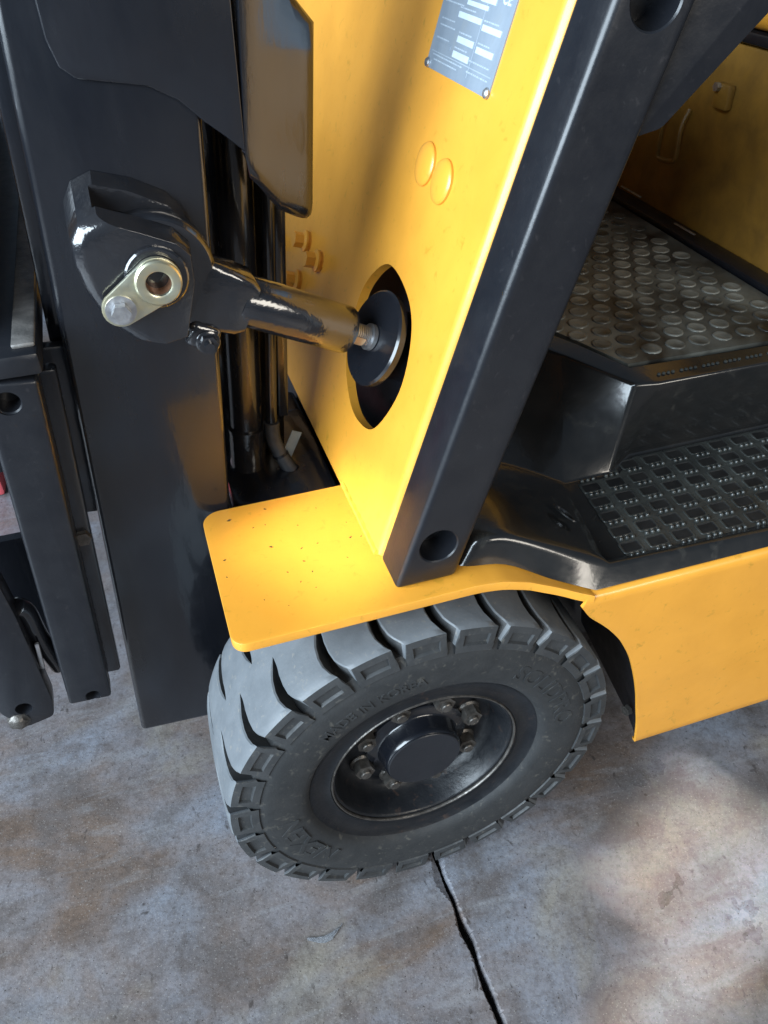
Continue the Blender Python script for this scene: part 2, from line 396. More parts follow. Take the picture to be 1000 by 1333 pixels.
# hub, cap and nuts
hub = obj('hub', lathe([(.062, .050), (.061, .0405), (.0575, .0385), (.050, .0380), (.0475, .0360), (.0465, .022), (.0455, .0165), (.0442, .0150)], (0, 0, 0), (0, 1, 0), 64), BLK, wheel, sharp=50)
obj('hub_cap', lathe([(.0440, .0190), (.0440, .0138), (.0430, .0130), (.0400, .0132), (0, .0134)], (0, 0, 0), (0, 1, 0), 64), SAT, wheel, sharp=40)
rim_line = obj('rim_edge', lathe([(.1118, .0085), (.1128, .0105), (.1118, .0122), (.1100, .0118), (.1098, .0100), (.1106, .0086)], (0, 0, 0), (0, 1, 0), 96, True), GRS, wheel)
nut_bm = join(lathe([(0, .047), (.0125, .047), (.0125, .0455), (.0105, .0435), (0, .0435)], (0, 0, 0), (0, 1, 0), 20), hexhead((0, .0445, 0), (0, -1, 0), .0105, .0125))
join(nut_bm, lathe([(.0058, .034), (.0058, .0285), (.0050, .0275), (0, .0275)], (0, 0, 0), (0, 1, 0), 14))
nut = obj('wheel_nut', nut_bm, GRS, wheel)
for k in range(8):
    o = nut if k == 0 else copy(nut, wheel)
    th = math.radians(19+45*k); o.location = (.070*math.cos(th), -.002, .070*math.sin(th)); o.scale = (1.15, 1.05, 1.15); o.rotation_euler = (0, random.uniform(0, 6), 0)

# ---------------------------------------------------------------- yellow fender plate
def fz(x):  return lerp_tab([(-.2, .4955), (.045, .4965), (.075, .4935), (.10, .4865), (.125, .4765), (.15, .4660), (.168, .4600), (.2, .459)], x)
def fy(x):  return lerp_tab([(-.2, .012), (.06, .012), (.10, .009), (.135, .003), (.168, -.0065), (.2, -.0065)], x)
xs = [-.188+.020*(1-math.cos(math.pi/2*i/8)) for i in range(9)]+[-.15, -.12, -.09, -.06, -.03]+[.0, .02, .04]+[.05+.118*i/16 for i in range(17)]
bm = bmesh.new(); rows = []
def corner(x, rad):
    dx = x+.188
    return 0 if dx >= rad else rad-math.sqrt(max(0, rad*rad-(rad-dx)**2))
for x in xs:
    a, b, z = fy(x)+corner(x, .014), .205-corner(x, .020), fz(x)
    mids = [a, a+.004]+[a+(b-a)*t for t in (.25, .5, .75)]+[b]
    rows.append(([bm.verts.new((x, y, z)) for y in mids], [bm.verts.new((x, y, z-.0105)) for y in mids]))
for (A, A2), (B, B2) in zip(rows, rows[1:]):
    for k in range(5): bm.faces.new((A[k], B[k], B[k+1], A[k+1])); bm.faces.new((A2[k], A2[k+1], B2[k+1], B2[k]))
    bm.faces.new((A[0], A2[0], B2[0], B[0])); bm.faces.new((A[5], B[5], B2[5], A2[5]))
for S, flip in ((rows[0], 0), (rows[-1], 1)):
    for k in range(5): bm.faces.new((S[0][k], S[0][k+1], S[1][k+1], S[1][k]) if not flip else (S[0][k], S[1][k], S[1][k+1], S[0][k+1]))
bmesh.ops.recalc_face_normals(bm, faces=bm.faces)
bevel(bm, .0022, 3, 50)
obj('fender', bm, YEL, truck)

# ---------------------------------------------------------------- yellow side panel under the step (arch cut round the tyre)
arch = [(.155, .448), (.167, .430), (.182, .415), (.196, .400), (.210, .382), (.220, .366), (.235, .337), (.250, .296), (.260, .262), (.267, .232), (.275, .198), (.281, .160)]
arch = [(p.x, p.z) for p in smooth_path([(a, 0, b) for a, b in arch], 3)]
bm = bmesh.new(); rows = []
sect = [(.035, .4595), (.004, .4595), (-.0005, .4590), (-.0040, .4565), (-.0062, .4520), (-.0065, .4470)]
cols = [0, .03, .08, .2, .45, 1.2]
rows = []
for y, z in sect: rows.append([bm.verts.new((max(.150, .163-(.4595-z)*.6)+c, y, z)) for c in cols])
for a, z in arch[1:]: rows.append([bm.verts.new((a+c*(1.35-a)/1.2 if c else a, -.0065, z)) for c in cols])
rows.append([bm.verts.new((.281+c*.89, -.0050, .1570)) for c in cols]); rows.append([bm.verts.new((.283+c*.89, .001, .1530)) for c in cols])
for A, B in zip(rows, rows[1:]):
    for k in range(len(cols)-1): bm.faces.new((A[k], B[k], B[k+1], A[k+1]))
bmesh.ops.recalc_face_normals(bm, faces=bm.faces)
if sum((f.normal.y for f in bm.faces)) > 0: bmesh.ops.reverse_faces(bm, faces=bm.faces)
bmesh.ops.solidify(bm, geom=bm.faces[:], thickness=.004)
side = obj('side_panel', bm, YEL, truck, sharp=40)
# inner wheel-well liner behind the panel edge
bm = bmesh.new(); rows = []
for a, z in arch: rows.append([bm.verts.new((a+.004, -.001, z-.001)), bm.verts.new((a+.012, .03, z)), bm.verts.new((a+.03, .19, z+.01))])
for A, B in zip(rows, rows[1:]):
    for k in range(2): bm.faces.new((A[k], A[k+1], B[k+1], B[k]))
obj('wheel_well_liner', bm, SAT, truck)
obj('liner_bolt', hexhead((.276, .016, .20), (-1, -.2, 0), .007, .006), GRS, truck)
# chassis behind the wheel, axle
obj('chassis_frame', box(-.02, 1.3, .20, .95, .13, .452), SAT, truck)
obj('axle_housing', join(join(lathe([(.055, .04), (.055, .20), (.08, .24), (.08, .6)], (0, 0, .23), (0, 1, 0), 32), box(-.16, -.02, .215, .5, .30, .452, .012)), box(-.15, -.028, .235, .42, .440, .470, .008)), BLK, truck)

# ---------------------------------------------------------------- cowl front panel (leaning yellow plate)
LN = math.atan(.302); SN, CS = math.sin(LN), math.cos(LN)
def K(y, s, dn=0.0): return V((-.031+s*SN-dn*CS, y, .5+s*CS+dn*SN))
def sz(z): return (z-.5)/CS
slot = [(p.x, p.z) for p in smooth_path([(a, 0, sz(b)) for a, b in [(.290, .685), (.247, .722), (.186, .716), (.153, .690), (.143, .641), (.170, .587), (.210, .571), (.249, .576), (.287, .603), (.297, .640), (.290, .685), (.247, .722), (.186, .716), (.153, .690)]], 6)][6:-12+0]
outer = [(.089, -.006), (1.0, -.010), (1.0, .53), (.089, .53)]
bm = plate(outer, [slot], lambda y, s: K(y, s, 0), lambda y, s: K(y, s, -.010))
cowl = obj('cowl_panel', bm, YEL, truck)
bm = bmesh.new(); rows = []                                  # folded outer edge beside the pillar
for k in range(9):
    a = math.pi/2*k/8; y = .0892-.0105*math.sin(a); dn = -.0105*(1-math.cos(a))
    rows.append([bm.verts.new(K(y, s, dn)) for s in (-.002, .2, .4, .53)])
rows.append([bm.verts.new(K(.0787, s, -.03)) for s in (-.002, .2, .4, .53)])
for A, B in zip(rows, rows[1:]):
    for k in range(3): bm.faces.new((A[k], A[k+1], B[k+1], B[k]))
obj('folded_edge', bm, YEL, cowl, sharp=60)
for y, z in ((.225, .8185), (.183, .8155)):
    o = obj('plug_cap', lathe([(.0185, -.001), (.0187, .0022), (.0180, .0032), (.0150, .0044), (.0095, .0054), (.004, .0058), (0, .0059)], K(y, sz(z)), (-CS, 0, SN), 36), YEL, cowl)
for y, z in ((.501, .655), (.442, .652), (.503, .605), (.62, .612)):
    obj('bolt', join(hexhead(K(y, sz(z), .004), (-CS, 0, SN), .0095, .016, .0135, random.random()), lathe([(0, 0), (.0125, 0), (.0125, .006), (0, .006)], K(y, sz(z)), (-CS, 0, SN), 16)), YEL, cowl)
# bead of weld / bend between fender and cowl
bm = tube([K(y, .0, .0) + V((0, 0, -.002+.0008*math.sin(y*400))) for y in [.084+i*.004 for i in range(31)]], .0035, 8)
obj('weld_bead', bm, YEL, cowl)
# data plate: 134 mm wide, riveted
S0 = sz(.885)
def DP(uu, vv, dn): return K(.283-uu/1000, S0+vv/1000, dn)
bm = prism(rounded([(0, 0), (134, 0), (134, 105), (0, 105)], 2.5, 3), lambda a, b: DP(a, b, .0012), lambda a, b: DP(a, b, 0)); obj('data_plate', bm, ALU, cowl)
for a, b in ((3.5, 3.5), (130.5, 3.5), (3.5, 101), (130.5, 101)):
    obj('rivet', lathe([(.0042, 0), (.0040, .0014), (.0026, .0026), (0, .003)], DP(a, b, .0012), (-CS, 0, SN), 16), STL, cowl)
for a, b, w, h in ((40, 44, 46, 4.3), (90, 41, 35, 4.4), (50.5, 27, 33, 4.7), (90.5, 25.2, 32, 4.6), (8.5, 18.7, 33.3, 3.6), (49.5, 15.6, 33, 4.9), (50.5, 54.4, 41, 3.3), (74, 59.5, 28, 4), (10, 45, 22, 3)):
    t = 5 if (a, w) == (8.5, 33.3) else 0
    if (a, w) == (10, 22): continue
    obj('data_field', prism([(a, b), (a+w, b), (a+w, b+h), (a, b+h)], lambda p, q: DP(p, q, .0016), lambda p, q: DP(p, q, .0010)), FLD if not t else ALU, cowl)
bm = bmesh.new(); rn = random.Random(9)                        # rows of fine illegible print and ruled lines
for a, b, w in ((40, 50.6, 30), (90, 47.4, 26), (50.5, 33.6, 24), (90.5, 31.6, 22), (8.5, 24.2, 26), (49.5, 22.4, 24), (10, 11, 60), (14, 7.5, 50), (84, 10, 40), (84, 18, 36), (8, 34, 30), (8, 39, 28), (8, 52, 34), (8, 58, 30)):
    x = a
    while x < a+w:
        l = rn.uniform(1.2, 4.2)
        join(bm, prism([(x, b), (x+l, b), (x+l, b+1.1), (x, b+1.1)], lambda p, q: DP(p, q, .0014), lambda p, q: DP(p, q, .0010))); x += l+rn.uniform(.7, 1.5)
for a, b, w, h in ((5, 13.6, 124, .5), (86.5, 6, .5, 60)):
    join(bm, prism([(a, b), (a+w, b), (a+w, b+h), (a, b+h)], lambda p, q: DP(p, q, .0013), lambda p, q: DP(p, q, .0010)))
obj('fine_print', bm, FPR, cowl)
bm = text_mesh('CE', .0125, .0003)
for v in bm.verts: v.co = DP(119+v.co.x*1000, 66+v.co.y*1000, .0014+v.co.z)
obj('lettering', bm, FLD, cowl)
# dash top and inner closing plates above the frame, dark cavity behind the slot
obj('cavity_box', plate([(.10, -.02), (.46, -.02), (.46, .33), (.10, .33)], [], lambda y, s: K(y, s, -.075), lambda y, s: K(y, s, -.08)), SAT, truck)
obj('dash_cover', join(prism([(.10, .53), (1.0, .53), (1.0, .54), (.10, .54)], lambda y, s: K(y, s, .0), lambda y, s: K(y, s, -.16)), prism([(.10, -.01), (.13, -.01), (.13, .535), (.10, .535)], lambda y, s: K(y, s, -.012), lambda y, s: K(y, s, -.06))), SAT, truck)

# ---------------------------------------------------------------- black guard pillar
PW = .0585
def G(a, y, s): return V((-.031+a+s*SN, y, .5+s*CS))
bm = bmesh.new()
lo = [bm.verts.new(V((-.031+a, y, .4985))) for a, y in ((0, .029), (.0613, .029), (.0613, .0765), (0, .0765))]
hi = [bm.verts.new(V((-.031+a+.80*.302, y, 1.3))) for a, y in ((0, .029), (.0613, .029), (.0613, .0765), (0, .0765))]
bm.faces.new(lo[::-1]); bm.faces.new(hi)
for k in range(4): bm.faces.new((lo[k], lo[(k+1) % 4], hi[(k+1) % 4], hi[k]))
bmesh.ops.recalc_face_normals(bm, faces=bm.faces); bevel(bm, .0055, 4)
pillar = obj('guard_pillar', bm, SAT, truck)
for x, z in ((.0110, .5425), (.1390, .9630)):
    bool_cut(pillar, lathe([(0, -.01), (.0202, -.01), (.0202, .0282), (.0182, .0302), (.0182, .060), (0, .060)], (x, 0, z), (0, 1, 0), 40))
obj('pillar_backing', box(.0, .001, .0, .001, .6, .601), SAT, truck) if False else None
# dash side plate next to the pillar
pts = rounded([(.146, .880), (.166, .884), (.258, .976), (.42, 1.2), (.24, 1.2)], [.003, .004, 0, 0, 0])
obj('dash_side_plate', prism_y(pts, .036, .074, .009, 4), SAT, truck)

# ---------------------------------------------------------------- step tray (black moulding)
bm = bmesh.new()
def v(*c): return bm.verts.new(c)
# outer skin: bottom line B, rim line Rm
Bp = [(.034, .070, .496), (.041, .043, .4965), (.085, .034, .4930), (.130, .016, .4750), (.172, .0000, .4612), (.40, -.001, .4605), (1.2, -.001, .4605)]
Rp = [(.048, .075, .5240), (.0565, .047, .5240), (.085, .040, .5240), (.130, .030, .5070), (.197, .0175, .4770), (.40, .0125, .4720), (1.2, .0125, .4720)]
# ridge along the riser foot
Tp = [(.030, .222, .518), (.080, .212, .510), (.150, .191, .4925), (.190, .1745, .479), (.222, .160, .4670), (.50, .186, .4665), (1.2, .186, .4665)]
KS = 5
def sp(pts): return [tuple(q) for q in smooth_path(pts[:5], KS)]
Bs, Rs, Ts = sp(Bp), sp(Rp), sp(Tp)
NS = len(Bs)-1                                                   # index of the corner where the flat tread begins
B = [v(*p) for p in Bs+Bp[5:]]; Rm = [v(*p) for p in Rs+Rp[5:]]; T = [v(*p) for p in Ts+Tp[5:]]
Rin = [v(p[0]+.002, p[1]+.0125, p[2]+.0005 if i < NS else .4668) for i, p in enumerate(Rs+Rp[5:])]
Dc = v(.283, .161, .4665); D2_ = v(.322, .186, .4665)
arcs = []
for i in range(NS+3):                                            # rounded lip between the outer skin and the rim
    k0, k1, k2 = B[i].co, Rm[i].co, Rin[i].co
    h0 = min(.008, (k0-k1).length*.6); p0 = k1+(k0-k1).normalized()*h0; p2 = k1+(k2-k1).normalized()*min(.007, (k2-k1).length*.8)
    arcs.append([B[i]]+[v(*(p0*(1-t)**2+k1*2*t*(1-t)+p2*t*t)) for t in (0, .2, .4, .6, .8, 1)]+[Rin[i]])
for q in Rm: bm.verts.remove(q)
for A0, A1 in zip(arcs, arcs[1:]):
    for k in range(7): bm.faces.new((A0[k], A1[k], A1[k+1], A0[k+1]))
MR = []                                                          # middle row so the hump bulges gently
for i in range(NS+1):
    q = (Rin[i].co*.5+T[i].co*.5); bul = .006*math.sin(math.pi*min(1, i/NS*1.0)) if i < NS else 0
    MR.append(v(q.x, q.y, q.z+bul))
for i in range(NS): bm.faces.new((Rin[i], Rin[i+1], MR[i+1], MR[i])); bm.faces.new((MR[i], MR[i+1], T[i+1], T[i]))
bm.faces.new((Rin[NS], Rin[NS+1], D2_, Dc, T[NS], MR[NS])); bm.faces.new((Rin[NS+1], Rin[NS+2], T[NS+2], T[NS+1], D2_))
A_ = v(.308, .184, .570); A2 = v(.335, .1765, .570); A5 = v(.50, .1745, .570); A6 = v(1.2, .1745, .570)
tp = smooth_path([(.13, .52, .57), (.16, .463, .57), (.20, .388, .57), (.235, .322, .57), (.264, .268, .57)], KS)
Tops = [v(*p) for p in tp]; Bc = Tops[-1]; Bd = Tops[0]
bm.faces.new((Dc, D2_, A2, A_)); bm.faces.new((D2_, T[NS+1], A5, A2)); bm.faces.new((T[NS+1], T[NS+2], A6, A5))
bm.faces.new((T[NS], Dc, A_, Bc))
for i in range(NS): bm.faces.new((T[i], T[i+1], Tops[i+1], Tops[i]))
A_2 = v(.318, .212, .5735); A52 = v(.50, .205, .5735); A62 = v(1.2, .205, .5735); Bc2 = v(.288, .282, .5735); Bd2 = v(.155, .535, .5735)
bm.faces.new((A_, A2, A5, A52, A_2)); bm.faces.new((A5, A6, A62, A52)); bm.faces.new((A_, A_2, Bc2, Bc)); bm.faces.new([Bc, Bc2, Bd2]+Tops[:-1])
bmesh.ops.recalc_face_normals(bm, faces=bm.faces)
es = [e for e in bm.edges if len(e.link_faces) == 2 and e.calc_face_angle(0) > math.radians(17) and all(q.co.x > .07 for q in e.verts) and all(q.co.y > .10 for q in e.verts)]
bmesh.ops.bevel(bm, geom=es, offset=.0040, segments=4, profile=.5, affect='EDGES', clamp_overlap=False)
step = obj('step_tray', bm, STP, truck, sharp=50)
# small oval drain dimple on the hump
bm = lathe([(.0095, .0), (.0088, .0012), (.007, .0010), (.0055, -.0015), (0, -.002)], (0, 0, 0), (0, 0, 1), 20)
xform(bm, Matrix.Translation((.176, .082, .4960)) @ Matrix.Rotation(math.radians(28), 4, 'Y') @ Matrix.Rotation(.5, 4, 'Z') @ Matrix.Diagonal((.7, 1.7, 1, 1)))
obj('drain_dimple', bm, STP, step)
# tread pads of the step: raised frame, sunk pocket, three nibs
def pad():
    bm = bmesh.new(); w, h = .0125, .0085
    o = rounded([(-w, -h), (w*.92, -h), (w, h), (-w*.92, h)], .004, 3); i1 = [(x*.86, y*.80) for x, y in o]; i2 = [(x*.80, y*.70) for x, y in o]
    L0 = [bm.verts.new((x*1.06, y*1.08, 0)) for x, y in o]; L1 = [bm.verts.new((x, y, .0009)) for x, y in o]; L2 = [bm.verts.new((x, y, .0009)) for x, y in i1]; L3 = [bm.verts.new((x, y, .0002)) for x, y in i2]
    n = len(o)
    for A, Bq in ((L0, L1), (L1, L2), (L2, L3)):
        for k in range(n): bm.faces.new((A[k], A[(k+1) % n], Bq[(k+1) % n], Bq[k]))
    bm.faces.new(L3).material_index = 1
    for f in bm.faces:
        if all(q in L2+L3 for q in f.verts): f.material_index = 1
    for k in (-1, 0, 1):
        join(bm, lathe([(.0026, 0), (.0024, .0020), (.0014, .0031), (0, .0034)], (k*.0072, -h-.0042, 0), (0, 0, 1), 8))
    return bm
sm = obj('step_mat', prism([(.224, .026), (1.15, .0205), (1.15, .180), (.325, .180), (.29, .1545), (.236, .1535)], lambda x, y: V((x, y, .4672)), lambda x, y: V((x, y, .4660))), PAD, step)
proto = obj('tread_pad', pad(), PAD, step); proto.data.materials.append(PKT); npad = 0
for row in range(6):
    for col in range(13):
        x = .236+col*.0315+row*.0028; y = .040+row*.0258
        if x > .62 or y > .178: continue
        if x < .222+.012 and row > 3: continue
        o = proto if npad == 0 else copy(proto, step); npad += 1
        o.location = (x, y, .4671)
# nib row on the upper ledge
proto = None
for col in range(9):
    x = .352+col*.030
    if proto is None:
        bm = bmesh.new()
        for k in (-1.5, -.5, .5, 1.5): join(bm, lathe([(.0022, 0), (.0021, .0014), (.0012, .0022), (0, .0025)], (k*.0062, 0, 0), (0, 0, 1), 8))
        proto = o = obj('ledge_nibs', bm, PAD, step)
    else: o = copy(proto, step)
    o.location = (x, .1905, .5718)
# ---------------------------------------------------------------- cab floor with studded rubber mat
cab = obj('cab_floor', prism([(.322, .213), (.635, .21), (.635, .98), (.13, .98), (.165, .525), (.29, .295)], lambda x, y: V((x, y, .550)), lambda x, y: V((x, y, .566))), SAT, truck)
mat_pts = [(.322, .222), (.595, .214), (.600, .96), (.10, .96), (.20, .49), (.288, .306)]
fm = obj('floor_mat', prism(mat_pts, lambda x, y: V((x, y, .5665)), lambda x, y: V((x, y, .5725))), MAT, truck)
def inside(x, y):
    if y < .238 or x > .582: return False
    return x > .335-(y-.24)*.60 and y < .82
proto = None; n = 0
for j in range(40):
    for i in range(30):
        x = .20+i*.0335+(.01675 if j % 2 else 0); y = .245+j*.029
        if not inside(x, y) or n >= 290: continue
        if proto is None:
            proto = o = obj('mat_stud', lathe([(.0128, 0), (.0122, .0013), (.0110, .0017), (.0094, .0012), (0, .0010)], (0, 0, 0), (0, 0, 1), 14), STD, fm, sharp=50)
        else: o = copy(proto, fm)
        n += 1; o.location = (x, y, .5724); o.rotation_euler = (0, 0, random.random()*3)
        s = random.uniform(.92, 1.06); o.scale = (s, s, random.uniform(.8, 1.1))
# seat base: yellow front wall with shade in its colour, black seal, hood edge, loop handle and catch
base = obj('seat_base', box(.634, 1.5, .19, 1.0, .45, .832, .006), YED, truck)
obj('floor_gap_strip', box(.601, .633, .22, .98, .566, .580, .002), SAT, base)
obj('rubber_seal', box(.628, 1.5, .19, 1.0, .834, .849, .004), SAT, base)
obj('hood_edge', box(.622, 1.5, .18, 1.0, .851, .99, .018, 4), YEL, base)
bm = tube(smooth_path([(.632, .655, .735), (.620, .652, .728), (.617, .650, .70), (.617, .648, .668), (.617, .640, .660), (.617, .610, .664), (.617, .602, .674), (.620, .608, .71), (.632, .612, .735)], 4), .004, 8)
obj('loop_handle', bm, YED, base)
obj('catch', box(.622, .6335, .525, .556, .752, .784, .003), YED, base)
obj('catch_bolt', hexhead((.622, .548, .779), (-1, 0, 0), .006, .006), STL, base)
for y0, y1, z in ((.664, .724, .5945), (.514, .566, .5855)): obj('mat_clip', box(.612, .616, y0, y1, z-.002, z, .0008), STL, base)
obj('light_block_wall', box(.1, 1.5, .985, 1.0, .15, 1.2), YED, truck)  # hidden far wall, added to block light

# ---------------------------------------------------------------- mast (tilted back 4 degrees)
MT = .072; mc, ms = math.cos(MT), math.sin(MT); MO = V((-.287, 0, .53))
def Mm(a, y, w): return V((MO.x+a*mc+w*ms, y, MO.z-a*ms+w*mc))
def inv(x, z): dx, dz = x-MO.x, z-MO.z; return (dx*mc-dz*ms, dx*ms+dz*mc)
def mpoly(pts_xz, y0, y1, bv=0, seg=2): return prism_y(pts_xz, y0, y1, bv, seg)
def mbox(a0, a1, y0, y1, w0, w1, bv=0, seg=2):
    bm = prism([(a0, w0), (a1, w0), (a1, w1), (a0, w1)], lambda a, w: Mm(a, y0, w), lambda a, w: Mm(a, y1, w))
    if bv: bevel(bm, bv, seg)
    return bm
# outer rail: side web with front and rear flanges
bm = mbox(0, .134, .210, .230, -.371, 1.0, .006, 4)
join(bm, mbox(.001, .022, .2305, .30, -.370, 1.0, .002)); join(bm, mbox(.114, .1335, .2305, .262, -.370, 1.0, .002))
mast = obj('mast', bm, BLK, truck)
tag(mast, 'gloss black lifting mast rail leaning slightly back')
# reinforcing plate on the upper rail and its bent guard wing at the back
wp = [(-.235, 1.30), (-.229, .958), (-.2285, .935), (-.224, .917), (-.214, .909), (-.198, .906), (-.166, .901), (-.145, .890), (-.128, .874), (-.113, .862), (-.0975, .848), (-.0965, .953), (-.085, 1.30)]
obj('reinforcing_plate', mpoly(wp, .2062, .2098, .0015, 3), BLK, mast)
bm = bmesh.new(); rows = []                                     # wing: bends back and inward, rolled rear edge
def zlow(t): return lerp_tab([(0, .848), (.25, .828), (.5, .806), (.75, .793), (.9, .789), (1, .792)], t)
def zhi(t): return 1.30
wing = [(-.0975, .206, 0), (-.0940, .207, .05), (-.083, .2125, .22), (-.065, .2225, .5), (-.048, .2295, .70), (-.0410, .2328, .78), (-.0355, .2372, .86), (-.0320, .2430, .92), (-.0302, .2500, .97), (-.0300, .2600, 1.0)]
def tip(t, z): return 0
for x, y, t in wing:
    zl = zlow(t); top = 1.30
    zs = [zl-.016, zl-.015, zl-.011, zl-.005]+[zl+(.93-zl)*k/8 for k in range(9)]+[.96, 1.0, 1.1, 1.3]
    yr = [.020, .012, .005, .0012]+[0]*13
    if t < .04: zs[:4] = [zl-.0004*(4-k) for k in range(4)]; yr[:4] = [0]*4
    col = []
    for z, dy in zip(zs, yr):
        sh = (z-.86)*.072
        cut = max(0, z-.925)*.85 if t > .5 else 0
        xx = x+sh; lim = -.0225-cut*1.0
        col.append(bm.verts.new((min(xx, lim) if t > .3 else xx, y+dy*min(1, t*3), z)))
    rows.append(col)
for Aq, Bq in zip(rows, rows[1:]):
    for k in range(len(Aq)-1): bm.faces.new((Aq[k], Bq[k], Bq[k+1], Aq[k+1]))
bmesh.ops.recalc_face_normals(bm, faces=bm.faces)
bmesh.ops.solidify(bm, geom=bm.faces[:], thickness=.006)
obj('guard_wing', bm, BLK, mast, sharp=45)
# inner rail, lift cylinder and pipes seen behind the rear flange
obj('inner_rail', join(mbox(.03, .10, .242, .258, -.30, .9, .003), mbox(.085, .104, .2585, .32, -.30, .9, .003)), BLK, mast)
def MA(a, y, w): return Mm(a, y, w)
obj('mast_cross_plate', mbox(.110, .222, .338, .348, -.06, .90, .002), BLK, mast)
lc = obj('lift_cylinder', tube([MA(.172, .315, -.09), MA(.172, .315, .60)], .0190, 28), BLK, mast)
obj('cylinder_foot', join(tube([MA(.172, .315, -.10), MA(.172, .315, .002)], .0215, 28), tube([MA(.172, .315, .002), MA(.172, .315, .006)], .0225, 28)), BLG, mast)
obj('hydraulic_pipe', tube([MA(.199, .300, .012), MA(.203, .300, .40)], .0065, 14), BLK, mast)
obj('rear_bar', mbox(.207, .219, .30, .325, .02, .60, .003), BLK, mast)
hp = smooth_path([MA(.199, .300, .016), MA(.2005, .299, -.008), MA(.212, .293, -.036), MA(.228, .286, -.060), MA(.242, .280, -.078)], 6)
hose = obj('hydraulic_hose', tube(hp, .0088, 16), HOS, mast)
obj('hose_clamp', join(tube([hp[10]-(hp[11]-hp[10])*.3, hp[10]+(hp[11]-hp[10])*.3], .0096, 16), tube([hp[15]-(hp[16]-hp[15])*.3, hp[15]+(hp[16]-hp[15])*.3], .0096, 16)), BLK, mast)
obj('hose_tag', xform(box(-.006, .006, -.0006, .0006, -.022, .022), Matrix.Translation(MA(.219, .294, -.018)) @ Matrix.Rotation(.45, 4, 'Y')), FTG, mast)
# ---- yoke bracket for the tilt cylinder
yo = [(-.221, .8265), (-.193, .8150), (-.168, .8035), (-.1585, .7930), (-.1590, .770), (-.1715, .726), (-.190, .7225), (-.216, .7315), (-.232, .747), (-.2400, .770), (-.2450, .794), (-.2430, .812), (-.235, .822)]
yi = [(-.219, .8460), (-.191, .8380), (-.166, .8250), (-.1540, .8100), (-.1510, .785), (-.1650, .722), (-.190, .7120), (-.215, .7220), (-.234, .742), (-.2430, .768), (-.2470, .800), (-.2440, .826), (-.235, .840)]
bm = bmesh.new()
LA = [bm.verts.new((x, .150, z)) for x, z in yo]; LB = [bm.verts.new((x, .2092, z)) for x, z in yi]; n = len(yo)
bm.faces.new(LA); bm.faces.new(LB[::-1])
for k in range(n): bm.faces.new((LA[k], LB[k], LB[(k+1) % n], LA[(k+1) % n]))
bmesh.ops.recalc_face_normals(bm, faces=bm.faces)
es = [e for e in bm.edges if all(v_.co.y < .16 for v_ in e.verts)]
bevel(bm, .0105, 6, edges=[e for e in es if sum(q.co.x for q in e.verts)/2 < -.212])
es = [e for e in bm.edges if all(abs(q.co.y-.150) < 1e-5 for q in e.verts) and e.calc_face_angle(0) > .6]
bevel(bm, .0045, 4, edges=es)
yoke = obj('yoke_bracket', bm, BLG, mast, sharp=45)
bool_cut(yoke, prism_y(rounded([(-.222, .90), (-.10, .90), (-.10, .66), (-.205, .66), (-.224, .75)], .006), .1675, .1925))
# boss ring + lock plate + pin
PIN = V((-.1868, .150, .780))
obj('pin_boss', lathe([(.0245, -.001), (.0245, .0030), (.0230, .0042), (.016, .0042)], PIN, (0, -1, 0), 32), BLG, mast)
PL = V((-.2185, .150, .7615)); dirv = (PL-PIN).normalized(); pn = V((-dirv.z, 0, dirv.x))
ol = []
for k in range(15): a = -math.pi/2+math.pi*k/14; q = PIN - dirv*math.cos(a)*.0185 + pn*math.sin(a)*.0185; ol.append((q.x, q.z))
for k in range(13): a = math.pi/2+math.pi*k/12; q = PL - dirv*math.cos(a)*.0142 + pn*math.sin(a)*.0142; ol.append((q.x, q.z))
bm = plate(ol, [circle(PIN.x, PIN.z, .0098, 24)], lambda x, z: V((x, .1402, z)), lambda x, z: V((x, .1445, z)), .0008); obj('lock_plate', bm, ZNC, mast)
obj('pin_collar', lathe([(.0178, 0), (.0178, .004), (.0165, .0055), (.0115, .0058), (.0098, .0050), (.0098, -.010)], (PIN.x, .1402, PIN.z), (0, -1, 0), 36), ZNC, mast)
obj('pin_bore', lathe([(.0098, -.001), (.0092, .018), (0, .018)], (PIN.x, .1390, PIN.z), (0, 1, 0), 28), BRS, mast)
obj('lock_bolt', join(hexhead((PL.x, .1380, PL.z), (0, -1, 0), .0075, .0075), lathe([(0, 0), (.0118, 0), (.0118, .0018), (0, .0018)], (PL.x, .1402, PL.z), (0, -1, 0), 28)), STL, mast)

# ---------------------------------------------------------------- tilt cylinder
P0 = V((-.187, .180, .771)); P1 = V((.0055, .196, .6715)); ax = (P1-P0).normalized()
def A3(t, up=0, sd=0):
    n = V((0, 1, 0)).cross(ax).normalized()*-1
    if n.z < 0: n = -n
    return P0+ax*t+n*up+V((0, 1, 0))*sd
sl = tube([A3(.074), A3(.078), A3(.183), A3(.1855)], [.0210, .0225, .0225, .0212], 40)
cyl = obj('tilt_cylinder', sl, BLG, truck)
tag(cyl, 'gloss black tilt cylinder rod between the mast yoke and the cowl slot')
nsec = [(.0, .0335, .0115), (.012, .033, .0115), (.028, .030, .012), (.042, .0290, .0155), (.060, .0280, .0190), (.076, .0265, .0200), (.084, .0215, .0195)]
bm = bmesh.new(); rings = []
for t, hh, ww in nsec:
    ring = []
    for k in range(24):
        a = 2*math.pi*k/24; cx_, cy_ = math.cos(a), math.sin(a); p = .28
        ring.append(bm.verts.new(A3(t, math.copysign(abs(cx_)**p, cx_)*hh-.002, math.copysign(abs(cy_)**p, cy_)*ww)))
    rings.append(ring)
for Aq, Bq in zip(rings, rings[1:]):
    for k in range(24): bm.faces.new((Aq[k], Aq[(k+1) % 24], Bq[(k+1) % 24], Bq[k]))
